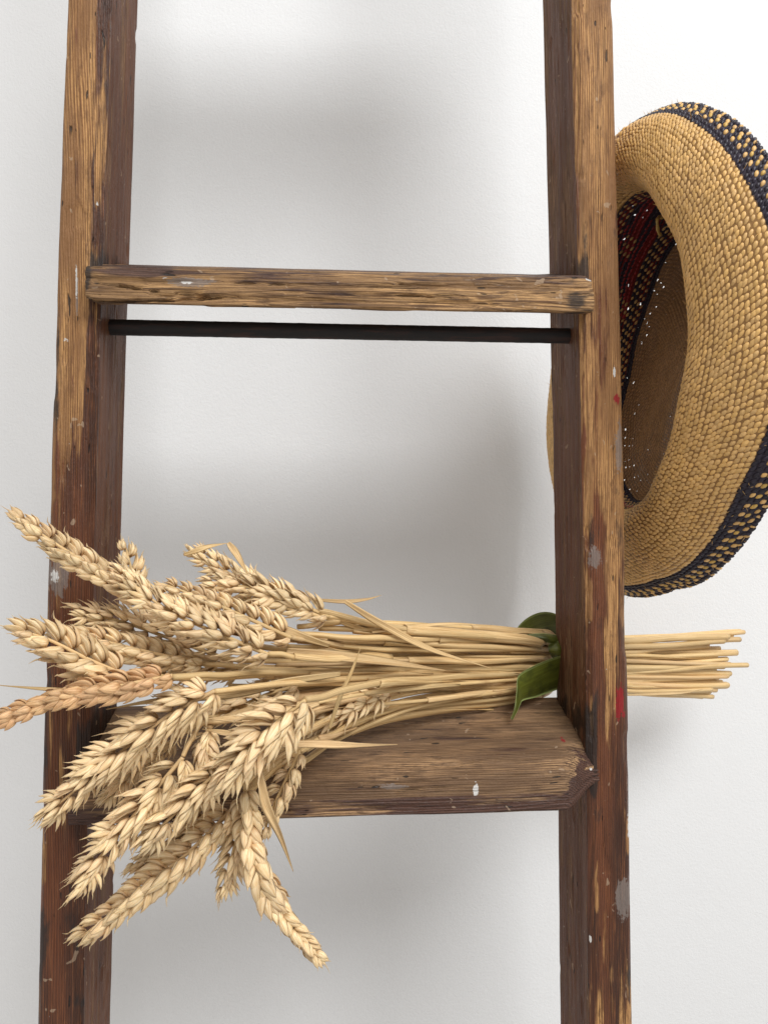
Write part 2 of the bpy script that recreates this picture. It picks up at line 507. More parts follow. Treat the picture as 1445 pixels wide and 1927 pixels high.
def build_tread(kind, xl, xr, z_front_top, z_front_bot, y_front, slope, depth, m):
    """board let into the rails; profile walked round in (y,z), swept along x"""
    T = z_front_top - z_front_bot
    th = T
    nose = 0.0085 if kind == 'lower' else 0.0065
    pts = []
    def seg(a, b, n):
        for i in range(n): pts.append((a[0] + (b[0] - a[0]) * i / n, a[1] + (b[1] - a[1]) * i / n))
    # start back top, walk forward over the top, round nose, back underneath
    seg((depth, 0), (nose, 0), 60)
    for i in range(16):
        a = math.pi / 2 * i / 16
        pts.append((nose - nose * math.sin(a), -nose + nose * math.cos(a)))
    r2 = 0.004
    seg((0, -nose), (0, -th + r2), 14)
    for i in range(6):
        a = math.pi / 2 * i / 6
        pts.append((r2 - r2 * math.cos(a), -th + r2 - r2 * math.sin(a)))
    seg((r2, -th), (depth, -th), 30)
    seg((depth, -th), (depth, 0), 14)
    S = np.array(pts); n = len(S)
    tg = np.roll(S, -1, 0) - np.roll(S, 1, 0); tg /= np.linalg.norm(tg, axis=1)[:, None]
    nr = np.stack([tg[:, 1], -tg[:, 0]], 1)
    cen = np.array([depth / 2, -th / 2])
    sg = np.sign(((S - cen) * nr).sum(1)); nr *= sg[:, None]
    nx = 520
    xs = np.linspace(xl, xr, nx)
    X, K = np.meshgrid(xs, np.arange(n), indexing='ij')
    Xf = X.ravel(); Kf = K.ravel()
    sy = S[Kf, 0]; sz = S[Kf, 1]
    q = np.stack([Xf, sy, sz], 1)
    el = Xf - xl; er = xr - Xf
    ftop = np.exp(-((sy - 0.002) ** 2 + (sz + 0.002) ** 2) / 0.008 ** 2)
    front = np.exp(-(sy / 0.010) ** 2)
    d = 0.0005 * vnoise(q, (8, 60, 60), 3, 3)
    grain = vnoise(q, (14, 620, 620), 41, 3)
    d += (0.00045 + 0.00075 * front) * grain
    wav = q + np.stack([0 * Xf, 0.0012 * vnoise(q, (16, 1, 1), 22, 2), 0.0022 * vnoise(q, (13, 1, 1), 21, 3)], 1)
    split = np.abs(vnoise(wav, (5, 110, 230), 63, 2))
    gate = sm(-0.3, 0.1, vnoise(q, (12, 60, 60), 64, 2))
    d -= front * 0.0042 * (1 - sm(0.0, 0.075, split)) * gate * (1.0 if kind == 'upper' else 0.45)
    d -= ftop * 0.0022 * sm(-0.2, 0.5, vnoise(q, (14, 20, 20), 8, 2))
    if kind == 'upper':
        chunk = vnoise(wav, (5, 110, 170), 19, 2)
        d -= front * 0.0020 * sm(0.05, 0.10, chunk)
        d -= front * 0.0012 * sm(0.2, 0.3, vnoise(wav, (7, 110, 220), 29, 2))
    dy = nr[Kf, 0] * d; dz = nr[Kf, 1] * d
    if kind == 'lower':
        # broken-off front corner on the right: the nose recedes towards the end
        rec = 0.0125 * sm(0.027, 0.001, er) * np.exp(-(sy / 0.02) ** 2)
        lift = 0.0115 * sm(0.026, 0.0, er) * np.exp(-(sy / 0.02) ** 2) * sm(-0.2 * th, -th, sz)
        drop = 0.0
        dy = dy + rec; dz = dz + lift
        dz = dz - 0.010 * sm(0.020, 0.0, er) * np.exp(-(sy / 0.012) ** 2) * sm(-0.5 * th, 0, sz) * 0.2
    else:
        dz = dz + 0.0022 * sm(0.006, 0.0, el) * sm(-0.5 * th, -th, sz) - 0.0025 * sm(0.004, 0.0, er) * sm(-.5 * th, 0, sz)
        dz = dz + 0.0012 * sm(0.02, 0.0, er) * sm(-.5 * th, 0, sz)
    yy = y_front + sy + dy
    zz = z_front_top + sz + dz + slope * sy
    V = np.stack([Xf, yy, zz], 1) - LL
    Fc = grid_faces(nx, n, True)
    capa = None
    me = mesh_from('tread', V, Fc)
    # end caps
    import bmesh
    bm = bmesh.new(); bm.from_mesh(me)
    bm.verts.ensure_lookup_table()
    for row in (0, nx - 1):
        f = bm.faces.new([bm.verts[row * n + i] for i in (range(n) if row else reversed(range(n)))])
        f.smooth = False
    bmesh.ops.recalc_face_normals(bm, faces=bm.faces[:])
    bm.to_mesh(me); bm.free()
    nn = vnoise(q, (14, 60, 60), 71, 3)
    if kind == 'lower':
        st = 0.10 + 0.20 * nn + 0.30 * front * sm(0.35 * th, 0.9 * th, -sz) + 0.35 * front * sm(.45 * th, .8 * th, -sz) - 0.35 * ftop + 1.0 * sm(0.024, 0.013, er + 0.5 * sz * 0.6) * np.exp(-(sy / 0.012) ** 2)
        gr = 0.02 + 0.22 * nn + 0.35 * sm(0.012, 0.0, er - 0.006) * sm(0.01, 0.03, sy) + 0.25 * sm(0.09, 0.0, Xf - xl - 0.05) * 0.5
    else:
        st = 0.25 + 0.28 * nn + 0.25 * (1 - front) + 0.6 * np.exp(-((el - 0.028) / 0.02) ** 2) * sm(-.5 * th, 0, sz) + 0.25 * sm(.05, .02, er) * sm(-.45 * th, 0, sz)
        gr = 0.05 + 0.2 * nn + 0.65 * np.exp(-((er - 0.011) / 0.008) ** 2) * sm(0, -.4 * th, sz) + 0.5 * np.exp(-(el / 0.009) ** 2) * sm(-th * .8, -.4 * th, sz) + .5 * (1 - sm(0.0, 0.004, el))
    crack = (1 - sm(0.0, 0.05, split)) * gate * front
    gr = gr + 0.75 * crack
    fattr(me, 'stain', st); fattr(me, 'grime', gr)
    Vw = V + LL
    pr = np.stack([Vw[:, 0], Vw[:, 1], Vw[:, 2] - CAM_Z], 1)
    fw = pr[:, 0] * math.sin(YAW) + pr[:, 1] * math.cos(YAW)
    def near(spots, nm):
        a = np.zeros(len(Vw))
        for (px, py, Y, r1, r2_) in spots:
            c = P(px, py, Y)
            a = np.maximum(a, 0.95 * np.exp(-(((Vw[:, 0] - c[0]) / r1) ** 2 + ((Vw[:, 2] - c[2]) / r2_) ** 2 + ((Vw[:, 1] - c[1]) / 0.008) ** 2) * 0.55))
        fattr(me, nm, a)
    if kind == 'lower':
        near([(894, 1484, y_front + 0.002, .0014, .0036), (1116, 1452, y_front + .008, .0012, .0010), (953, 1375, y_front + 0.028, .001, .0006)], 'whitepaint_glint')
        near([(1064, 1397, y_front + 0.02, .0018, .0008)], 'redpaint')
        near([(740, 1478, y_front + 0.003, .008, .0016)], 'greypaint')
    else:
        near([(312, 524, y_front, .003, .0005), (352, 531, y_front, .004, .0008), (1110, 524, y_front + .002, .003, .0008)], 'whitepaint_glint')
        near([], 'redpaint')
        near([(355, 530, y_front, .012, .0024)], 'greypaint')
    return link('tread', me, m, ladder)

YF = 0.447
zc = lambda py, Y, px=612: P(px, py, Y)[2]
# lower tread
xl, xr = P(128, 1500, YF)[0], P(1141, 1500, YF)[0]
t_low = build_tread('lower', xl, xr, zc(1442, YF, 900), zc(1535, YF, 900), YF, 0.27, 0.078, M_tread)
xl, xr = P(161, 540, YF)[0], P(1118, 550, YF)[0]
t_up = build_tread('upper', xl, xr, zc(507, YF, 500), zc(582, YF, 500), YF, 0.335, 0.073, M_rung)
t_low['label'] = 'lower tread with chipped dark front corner and white paint spot'
t_up['label'] = 'upper tread with split and worn front edge'
# the next tread up the ladder, above the frame, throws the soft shadow on the wall
t_top = build_tread('upper', xl + 0.004, xr - 0.004, zc(507, YF, 500) + 0.365, zc(582, YF, 500) + 0.365, YF, 0.335, 0.073, M_rung)

def tube(path, rad, nseg=10, uvlen=1.0, squash=None, caps=True, twist=0.0):
    """tube round a polyline; returns V, F(list), uv per vert, param"""
    path = np.asarray(path, float)
    n = len(path)
    tg = np.gradient(path, axis=0)
    tg /= np.linalg.norm(tg, axis=1)[:, None] + 1e-12
    ref = np.array([0.12, 0.35, 0.93]); 
    if abs(np.dot(ref / np.linalg.norm(ref), tg[0])) > 0.93: ref = np.array([1.0, 0.2, 0.1])
    a = np.cross(tg[0], ref); a /= np.linalg.norm(a)
    A = []
    for i in range(n):
        a = a - tg[i] * np.dot(a, tg[i]); a /= np.linalg.norm(a)
        A.append(a)
    A = np.array(A); B = np.cross(tg, A)
    rad = np.broadcast_to(np.asarray(rad, float), (n,))
    sq = 1.0 if squash is None else squash
    ang = np.arange(nseg) * 2 * math.pi / nseg
    ca, sa = np.cos(ang), np.sin(ang)
    if twist:
        pass
    V = path[:, None, :] + rad[:, None, None] * (ca[None, :, None] * A[:, None, :] + (sa * sq)[None, :, None] * B[:, None, :])
    V = V.reshape(-1, 3)
    Fc = [tuple(int(i) for i in f) for f in grid_faces(n, nseg, True)]
    if caps:
        Fc.append(tuple(reversed(range(nseg))))
        Fc.append(tuple(range((n - 1) * nseg, n * nseg)))
    L = np.concatenate([[0], np.cumsum(np.linalg.norm(np.diff(path, axis=0), axis=1))])
    uv = np.stack([np.tile(np.abs(ang / math.pi - 1), n), np.repeat(L * uvlen, nseg)], 1)
    return V, Fc, uv, L

def set_uv(me, uv):
    lay = me.uv_layers.new(name='UVMap')
    vi = np.empty(len(me.loops), dtype=np.int32)
    me.loops.foreach_get('vertex_index', vi)
    lay.data.foreach_set('uv', np.asarray(uv, dtype=np.float32)[vi].ravel())

def catmull(pts, n):
    pts = np.asarray(pts, float)
    if len(pts) == 2:
        t = np.linspace(0, 1, n)[:, None]
        return pts[0] * (1 - t) + pts[1] * t
    Q = np.vstack([2 * pts[0] - pts[1], pts, 2 * pts[-1] - pts[-2]])
    m = len(pts) - 1
    out = []
    for s in np.linspace(0, m - 1e-6, n):
        i = int(s); t = s - i
        p0, p1, p2, p3 = Q[i], Q[i + 1], Q[i + 2], Q[i + 3]
        out.append(0.5 * (2 * p1 + (p2 - p0) * t + (2 * p0 - 5 * p1 + 4 * p2 - p3) * t * t + (3 * p1 - p0 - 3 * p2 + p3) * t ** 3))
    return np.array(out)

def build_rod():
    Y = 0.484
    a, b = P(180, 613, Y), P(1075, 632, Y)
    a[2] = b[2] = (P(500, 621.5, Y)[2])
    path = catmull([a, b], 160)
    rad = 0.0051 + 0.00015 * vnoise(path, (300, 300, 300), 4, 3)
    V, Fc, uv, L = tube(path, rad, 16)
    me = mesh_from('tie_rod', V - LL, Fc)
    o = link('tie_rod', me, M_rod, ladder)
    o['label'] = 'thin black rod under the upper tread'
build_rod()

# ------------------------------------------------------------------ straw hat
STITCH_V = STITCH_F = None
def stitch_mesh():
    """unit twisted seed: long axis x -0.5..0.5, width y, height z"""
    rings = [(-0.5, 0.0), (-0.30, 0.62), (0.05, 1.0), (0.34, 0.66), (0.5, 0.0)]
    V = [(-0.5, 0, 0)]
    for x, r in rings[1:-1]:
        for k in range(6):
            a = 2 * math.pi * k / 6
            V.append((x, 0.5 * r * math.cos(a), 0.5 * r * math.sin(a)))
    V.append((0.5, 0, 0))
    F = []
    for k in range(6): F.append((0, 1 + (k + 1) % 6, 1 + k))
    for r in range(2):
        for k in range(6):
            a, b = 1 + r * 6 + k, 1 + r * 6 + (k + 1) % 6
            F.append((a, b, b + 6)); F.append((a, b + 6, a + 6))
    for k in range(6): F.append((13 + k, 13 + (k + 1) % 6, 19))
    return np.array(V), np.array(F)

def build_hat():
    rng = np.random.RandomState(3)
    phi, tilt = R(84), R(3)
    n = np.array([-math.sin(phi), -math.cos(phi), -math.sin(tilt)]); n /= np.linalg.norm(n)
    v = np.cross(n, [0, 0, 1]); v /= np.linalg.norm(v)
    u = np.cross(v, n)
    c = P(1180, 668, 0.512)
    rot = R(-7)
    cr, sr = math.cos(rot), math.sin(rot)
    # profile knots: s = arc position, values a_u, a_v, h, droop weight
    K = np.array([
        # au    av     h       w
        [0.000, 0.000, -0.050, 0],
        [0.050, 0.034, -0.051, 0],
        [0.088, 0.058, -0.049, 0],
        [0.103, 0.069, -0.039, 0],
        [0.108, 0.074, -0.020, 0],
        [0.110, 0.077, -0.004, 0],
        [0.115, 0.082,  0.006, 0.1],
        [0.124, 0.093,  0.011, 0.2],
        [0.138, 0.111,  0.009, 0.4],
        [0.153, 0.130,  0.001, 0.65],
        [0.160, 0.142, -0.009, 0.9],
        [0.165, 0.149, -0.019, 1.1],
    ])
    dense = catmull(K, 600)
    du = np.linalg.norm(np.diff(dense[:, [0, 2]], axis=0), axis=1)
    L = np.concatenate([[0], np.cumsum(du)])
    Ltot = L[-1]
    i_open = int(600 * 5.3 / 11); L_open = L[i_open]; L_disc = L[int(600 * 3.1 / 11)]
    def surf(s, t):
        """s: arc length array, t: angle; returns points"""
        au = np.interp(s, L, dense[:, 0]); av = np.interp(s, L, dense[:, 1])
        h = np.interp(s, L, dense[:, 2]); wt = np.interp(s, L, dense[:, 3])
        a = au * np.cos(t); b = av * np.sin(t)
        U = a * cr - b * sr; V = a * sr + b * cr
        cw = 1 - sm(L_disc, L_open, s)
        h = h - cw * 0.024 * U / 0.108
        h = h + wt * (0.004 * np.cos(t) + np.where(np.sin(t) < 0, 0.009, 0.006) * np.sin(t) - 0.005 * np.sin(2 * t) + 0.002 * np.cos(3 * t))
        h = h + 0.0009 * np.sin(5 * t + 30 * s) + 0.0006 * np.sin(11 * t - 60 * s)
        U = U - np.where(V > 0, 0.14 + 0.16 * wt, 0.02 * wt) * V - 0.006 * wt
        rr = 1 + 0.006 * np.sin(3 * t + 1) - 0.085 * np.exp(-(((np.mod(t, 2 * math.pi)) - R(228)) / R(30)) ** 2) - 0.02 * np.exp(-(((np.mod(t, 2 * math.pi)) - R(320)) / R(26)) ** 2)
        return c + h[..., None] * n + (U * rr)[..., None] * u + (V * rr)[..., None] * v
    # geometry frames by finite difference
    def frames(s, t):
        e = 1e-4
        p = surf(s, t)
        ds = surf(np.minimum(s + e, Ltot), t) - surf(np.maximum(s - e, 0), t)
        dt = surf(s, t + 1e-3) - surf(s, t - 1e-3)
        speed_t = np.linalg.norm(dt, axis=-1) / 2e-3
        ds /= np.linalg.norm(ds, axis=-1)[:, None] + 1e-12
        dt /= np.linalg.norm(dt, axis=-1)[:, None] + 1e-12
        nn = np.cross(dt, ds); nn /= np.linalg.norm(nn, axis=-1)[:, None] + 1e-12
        return p, ds, dt, nn, speed_t
    root = link('straw_hat', None, None, None, c)
    tag(root, 'woven straw hat with black patterned rim hanging on the right side of the ladder', 'hat')
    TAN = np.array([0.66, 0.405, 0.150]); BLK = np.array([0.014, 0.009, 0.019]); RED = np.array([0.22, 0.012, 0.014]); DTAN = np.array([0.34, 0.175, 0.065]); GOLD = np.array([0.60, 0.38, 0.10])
    # backing cloth of the weave, with pin holes in the crown
    def backing(name, s0, s1, colour, parent, holes):
        ns = int((s1 - s0) / 0.0011) + 2; nt = 660
        ss = np.linspace(s0, s1, ns)
        S_, T_ = np.meshgrid(ss, np.linspace(0, 2 * math.pi, nt, endpoint=False), indexing='ij')
        p, ds, dt, nn, sp = frames(S_.ravel(), T_.ravel())
        th = 0.00025
        Va = p + nn * th; Vb = p - nn * th
        Fa = grid_faces(ns, nt, True); Fb = Fa[:, ::-1] + len(Va)
        if holes:
            ri = np.arange(len(Fa)) // nt; ci = np.arange(len(Fa)) % nt
            colw = np.clip(ss[ri] / L_disc, 0.02, 1) * 0.55 / nt
            kk_ = np.maximum(1, np.ceil(0.00085 / colw)).astype(int)
            cell = ci // kk_
            rnd_ = _hash(ri, cell, cell * 0, 5)
            keep = ~((ri % 3 == 1) & ((cell + (ri // 3)) % 4 == 0) & (rnd_ < np.where(ss[ri] < L_disc, 0.26, 0.16)))
            Fa = Fa[keep]; Fb = Fb[keep]
        V = np.vstack([Va, Vb]); Fc = np.vstack([Fa, Fb])
        me = mesh_from(name, V - c, Fc)
        cols = colour(np.concatenate([S_.ravel()] * 2), np.concatenate([T_.ravel()] * 2))
        cattr(me, 'col', cols)
        return link(name, me, M_weave, parent)
    def stitches(name, s0, s1, pitch_s, pitch_t, slant, colour, parent, hscale=1.0, alt=True, wid=1.0, lng=1.0, jit=1.0):
        SV, SF = stitch_mesh()
        P_, X_, Y_, Z_, C_, SC_ = [], [], [], [], [], []
        nrow = max(1, int(round((s1 - s0) / pitch_s)))
        for r in range(nrow):
            s = s0 + (r + 0.5) * (s1 - s0) / nrow
            t0 = np.linspace(0, 2 * math.pi, 400, endpoint=False)
            _, _, _, _, sp = frames(np.full(400, s), t0)
            cum = np.concatenate([[0], np.cumsum(sp * (2 * math.pi / 400))])
            circ = cum[-1]
            m = max(6, int(round(circ / pitch_t)))
            arc = (np.arange(m) + (0.5 * (r % 2) if alt else 0.13 * r) + rng.uniform(-.10, .10, m) * jit) / m * circ
            t = np.interp(arc % circ, cum, np.concatenate([t0, [2 * math.pi]]))
            sj = np.clip(s + rng.uniform(-.12, .12, m) * pitch_s * jit + 0.16 * pitch_s * np.sin(np.arange(m) * 0.11 + r * .7), 0, Ltot)
            p, ds, dt, nn, _ = frames(sj, t)
            dt_len = circ / m
            sl = slant + rng.uniform(-.14, .14, m) * jit
            ax = dt * np.cos(sl)[:, None] + ds * np.sin(sl)[:, None]
            ay = np.cross(nn, ax)
            P_.append(p); X_.append(ax); Y_.append(ay); Z_.append(nn)
            idx = np.arange(m)
            C_.append(colour(r, nrow, idx, m, t, s))
            g = rng.uniform(0.86, 1.16, m)
            SC_.append(np.stack([np.full(m, dt_len * 1.30 * lng) * g, np.full(m, pitch_s * 1.22 * wid) * rng.uniform(.88, 1.12, m), np.full(m, pitch_s * 0.92 * hscale) * rng.uniform(.8, 1.2, m)], 1))
        P_, X_, Y_, Z_, C_, SC_ = [np.vstack(q) for q in (P_, X_, Y_, Z_, C_, SC_)]
        m = len(P_)
        V = P_[:, None, :] + (SV[None, :, 0:1] * SC_[:, None, 0:1]) * X_[:, None, :] + (SV[None, :, 1:2] * SC_[:, None, 1:2]) * Y_[:, None, :] + (SV[None, :, 2:3] * SC_[:, None, 2:3]) * Z_[:, None, :]
        Fc = (SF[None] + (np.arange(m) * len(SV))[:, None, None]).reshape(-1, 3)
        me = mesh_from(name, V.reshape(-1, 3) - c, Fc)
        cattr(me, 'col', np.repeat(C_, len(SV), axis=0))
        o = link(name, me, M_weave, parent)
        tag(o, kind='stuff')
        return o
    def jitcol(base, m, amt=0.13):
        g = rng.uniform(1 - amt, 1 + amt, (m, 1))
        hue = rng.uniform(-0.04, 0.04, (m, 1))
        return np.clip(base * g * np.hstack([1 + hue * .3, np.ones((m, 1)), 1 - hue * 2]), 0, 1)
    # --- brim
    brim_end = Ltot; band_w = 0.0150
    sb = brim_end - band_w
    brim = backing('brim', L_open - 0.004, Ltot, lambda s, t: np.where((s > sb)[:, None], BLK * 1.2, TAN * np.array([.40, .34, .28])), root, False)
    stitches('straw_stitch', L_open - 0.004, sb, 0.0024, 0.0038, R(30), lambda r, nr, i, m, t, s: jitcol(TAN, m), brim, 0.85, wid=1.12, lng=1.08, jit=1.15)
    def band_col(r, nr, i, m, t, s):
        if r < 2 or r == nr - 1: return jitcol(BLK, m, .3)
        kk = 2 * i + (r % 2)
        ph = kk + (r if (r < nr * 0.6) else (2 * int(nr * .6) - r))
        tan = ((ph % 4) < 1.9)
        return np.where(tan[:, None], jitcol(GOLD * 0.95 if r % 2 else TAN, m), jitcol(BLK, m, .3))
    band = stitches('rim_band', sb, brim_end, 0.0026, 0.0040, R(34), band_col, brim, 1.1)
    band['label'] = 'black and straw coloured herringbone rim band'
    # rolled edge: a row of cross stitches round the rim
    def edge_col(r, nr, i, m, t, s): return np.where(((i % 3) == 0)[:, None], jitcol(TAN, m), jitcol(BLK, m, .3))
    stitches('rim_edge', brim_end - 0.0022, brim_end - 0.0002, 0.002, 0.0030, R(70), edge_col, brim, 1.5, lng=1.2)
    # --- crown: side wall patterned, top plain
    def crown_base(s, t):
        side = s > L_disc
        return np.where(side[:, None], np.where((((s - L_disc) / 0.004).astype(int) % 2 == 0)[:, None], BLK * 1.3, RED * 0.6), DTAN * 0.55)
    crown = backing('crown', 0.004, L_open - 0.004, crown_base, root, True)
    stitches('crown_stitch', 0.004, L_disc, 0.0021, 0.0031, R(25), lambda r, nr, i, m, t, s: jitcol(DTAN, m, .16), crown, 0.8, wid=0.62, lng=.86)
    def side_col(r, nr, i, m, t, s):
        f = (s - L_disc) / (L_open - L_disc)
        ph = ((2 * i + (r % 2) + r) % 4)
        if f < 0.13: return jitcol(BLK, m, .3)
        if f < 0.34: return np.where((ph < 1.6)[:, None], jitcol(TAN * .75, m), jitcol(BLK, m, .3))
        if f < 0.72:
            d = ((2 * i + (r % 2) + 2 * r) // 12 + (r // 3) * 2) % 5
            return np.where((d == 0)[:, None] & (ph < 1.9)[:, None], jitcol(TAN * .6, m), np.where((d == 1)[:, None], jitcol(BLK, m, .3), jitcol(RED, m, .2)))
        if f < 0.90: return np.where((ph < 1.6)[:, None], jitcol(TAN * .7, m), jitcol(BLK, m, .3))
        return jitcol(BLK, m, .3)
    o = stitches('crown_band', L_disc, L_open - 0.004, 0.0021, 0.0031, R(20), side_col, crown, 0.8)
    o['label'] = 'black, red and straw patterned band inside the crown'
    # gold thread loops stitched inside the crown
    for (t0, dt_, f0, f1) in ((-1.0 + 2 * math.pi, 0.0, 0.80, 0.40), (5.85, 0.02, 0.78, 0.50)):
        pass
    for (px0, py0, px1, py1, Y) in ((1181, 402, 1204, 450, 0.548), (1240, 408, 1238, 436, 0.507)):
        a, b = P(px0, py0, Y - .004), P(px1, py1, Y - .004)
        mid = (a + b) / 2 + np.array([-0.003, -0.004, 0.001])
        path = catmull([a + [0.004, .004, 0.001], a, mid, b, b + [0.004, .004, -0.001]], 20)
        V, Fc, uv, _ = tube(path, 0.0011 + 0.00025 * np.sin(np.arange(20) * 1.6), 8)
        me = mesh_from('thread_loop', V - c, Fc)
        cattr(me, 'col', np.tile(np.array([0.55, 0.36, 0.10]), (len(V), 1)))
        link('thread_loop', me, M_weave, crown)
    # loose fibres
    FV, FF = [], []
    base = 0
    for k in range(520):
        s = rng.uniform(sb - 0.004, Ltot) if k < 260 else rng.uniform(L_open, Ltot)
        t = rng.uniform(0, 2 * math.pi)
        p, ds, dt, nn, _ = frames(np.array([s]), np.array([t]))
        p, ds, dt, nn = p[0], ds[0], dt[0], nn[0]
        sgn = 1 if rng.rand() < .5 else -1
        d1 = nn * sgn * rng.uniform(.4, 1) + ds * rng.uniform(-.6, .9) + dt * rng.uniform(-.8, .8)
        d1 /= np.linalg.norm(d1)
        ln = rng.uniform(0.0018, 0.0042)
        q0 = p + nn * sgn * 0.0006; q1 = q0 + d1 * ln * .5; q2 = q0 + d1 * ln + dt * rng.uniform(-.001, .001)
        V, Fc, uv, _ = tube(np.array([q0, q1, q2]), np.array([.00016, .00013, .00004]), 4)
        FV.append(V); FF += [tuple(i + base for i in f) for f in Fc]; base += len(V)
    me = mesh_from('loose_fibre', np.vstack(FV) - c, FF)
    cattr(me, 'col', np.tile(TAN, (base, 1)))
    tag(link('loose_fibre', me, M_weave, brim), kind='stuff')
build_hat()

# ------------------------------------------------------------------ wheat
def floret(length, width, thick, awn, curve, shell, rng):
    """one husk: plump boat with a pointed tip; local z along, x width, y outward"""
    nz_, na = 13, 10
    V, uv, tip, tn = [], [], [], []
    for i in range(nz_):
        s = i / (nz_ - 1)
        if i == 0: s = 0.01
        wdt = width * 0.5 * (math.sin(math.pi * min(1, s ** 0.72)) ** 0.8 if s < 0.97 else 0) + 0.00018
        tk = thick * 0.5 * (math.sin(math.pi * min(1, s ** 0.66)) ** 0.85 if s < 0.97 else 0) + 0.00015
        zc_ = s * length
        yc = curve * length * math.sin(math.pi * s) 
        for k in range(na):
            a = 2 * math.pi * k / na
            x = wdt * math.cos(a); y = math.sin(a)
            keel = 1.0 + 0.22 * (max(0, y) ** 5)
            rim = max(0.0, abs(math.cos(a)) - .75) * 4 if shell else 0.0
            tn.append(min(1, 0.45 * rim + 0.75 * max(0, 1 - s / .30)))
            if y < 0: y *= 0.35 if not shell else -0.25 * 0 - 0.15
            V.append((x, yc + tk * y * keel, zc_)); uv.append((k / na * 1.0, s * 0.9)); tip.append(max(0, (s - .8) / .2))
    Fc = [tuple(int(i) for i in f) for f in grid_faces(nz_, na, True)]
    Fc.append(tuple(range(na))[::-1])
    # awn
    b = len(V)
    bend = rng.uniform(-.35, .35); bend2 = rng.uniform(-.2, .35)
    na2 = 4
    for i in range(5):
        s = i / 4
        r_ = 0.00034 * (1 - s) + 0.00005
        cx = bend * awn * s * s; cy = bend2 * awn * s * s; cz = length * 0.965 + awn * s
        for k in range(na2):
            a = 2 * math.pi * k / na2
            V.append((cx + r_ * math.cos(a), cy + r_ * math.sin(a), cz)); uv.append((k / 4, .9 + s * .3)); tip.append(0.25); tn.append(.15)
    Fc += [tuple(int(i) + b for i in f) for f in grid_faces(5, na2, True)]
    return np.array(V), Fc, np.array(uv), np.array(tip), np.array(tn)

def rotm(axis, a):
    return np.array(Matrix.Rotation(a, 3, axis))

SPIKELETS = {}
def spikelet_variants(style):
    if style in SPIKELETS: return SPIKELETS[style]
    out = []
    rng = np.random.RandomState({'plump': 1, 'open': 2, 'red': 3, 'fan': 4}[style])
    for v_ in range(7):
        V, Fc, uv, tip, tns = [], [], [], [], []
        base = 0
        if style in ('plump', 'red'):
            items = [(-22, .88, 1.0, .0042, .0034, 1), (22, .88, 1.0, .0042, .0034, 1), (-9, 1.0, .0, .0046, .0040, 0), (10, 1.02, .0, .0046, .0040, 0), (0, 1.08, -1, .0034, .0026, 0)]
        elif style == 'open':
            items = [(-34, .82, 1, .0040, .0022, 1), (34, .82, 1, .0040, .0022, 1), (-19, .98, .2, .0036, .0028, 0), (18, 1.0, .2, .0036, .0028, 0), (-4, 1.05, -.6, .0034, .0026, 0), (6, .92, -1.2, .0030, .0022, 0)]
        else:
            items = [(-38, .85, .8, .0034, .0022, 1), (37, .85, .8, .0034, .0022, 1), (-24, 1.0, .2, .0033, .0026, 0), (23, 1.0, .2, .0033, .0026, 0), (-9, 1.08, -.4, .0031, .0025, 0), (8, 1.05, -.6, .0031, .0025, 0), (0, .9, -1.3, .0026, .0020, 0)]
        for (ang, ls, lay, wd, tk, sh) in items:
            ln = (0.0112 if style in ('plump', 'red') else 0.0126) * ls
            wd *= 1.14 if style in ('plump', 'red') else 1.0; tk *= 1.12 if style in ('plump', 'red') else 1.0 * rng.uniform(.92, 1.08)
            aw = rng.choice([0.0012, 0.002, 0.0035, 0.006], p=[.34, .30, .23, .13])
            if sh: aw *= 0.6
            a, f, q, tp, t_n = floret(ln, wd * rng.uniform(.9, 1.1), tk * rng.uniform(.9, 1.1), aw, rng.uniform(.04, .10), sh, rng)
            M = rotm('Y', R(ang + rng.uniform(-5, 5))) @ rotm('X', R(-6 - 7 * lay + rng.uniform(-6, 6))) @ rotm('Z', R(-ang * 1.1 + rng.uniform(-12, 12)))
            a = a @ M.T + np.array([0.0006 * math.copysign(1, ang) if ang else 0, 0.0009 * lay, 0.0004 * (1 - abs(lay))])
            V.append(a); uv.append(q + rng.uniform(0, 9)); tip.append(tp); tns.append(t_n); Fc += [tuple(i + base for i in g) for g in f]; base += len(a)
        V = np.vstack(V)
        V += 0.00034 * np.stack([vnoise(V, (420,) * 3, 5 + v_ + j, 2) for j in range(3)], 1)
        me = mesh_from('spikelet', V, Fc)
        set_uv(me, np.vstack(uv)); fattr(me, 'tipness', np.concatenate(tip)); fattr(me, 'tone', np.clip(np.concatenate(tns) + 0.08 * rng.rand(), 0, 1))
        me.materials.append(M_huskred if style == 'red' else M_husk)
        out.append(me)
    SPIKELETS[style] = out
    return out

def stem_mesh(path, r0, r1, nodes, rng, sheath=None):
    n = len(path)
    rad = r0 + (r1 - r0) * np.linspace(0, 1, n) ** 0.7
    L = np.concatenate([[0], np.cumsum(np.linalg.norm(np.diff(path, axis=0), axis=1))])
    tone = np.zeros(n) + 0.06
    for nd in nodes:
        g = np.exp(-((L - nd * L[-1]) / 0.0011) ** 2)
        rad = rad * (1 + 0.22 * g); tone = np.maximum(tone, 0.75 * np.exp(-((L - nd * L[-1]) / 0.0008) ** 2))
    if sheath:
        for (a, b) in sheath:
            f = sm(a - .004, a, L / L[-1]) * (1 - sm(b - .004, b, L / L[-1]))
            rad = rad * (1 + 0.28 * f)
    V, Fc, uv, _ = tube(path, rad, 12, 12.0, 0.86)
    # flutes
    V = V + 0.00010 * vnoise(V, (900, 900, 900), 3, 1)[:, None] * 0
    return V, Fc, uv * np.array([1.6, 1.0]) + rng.uniform(0, 20), np.repeat(tone, 12)

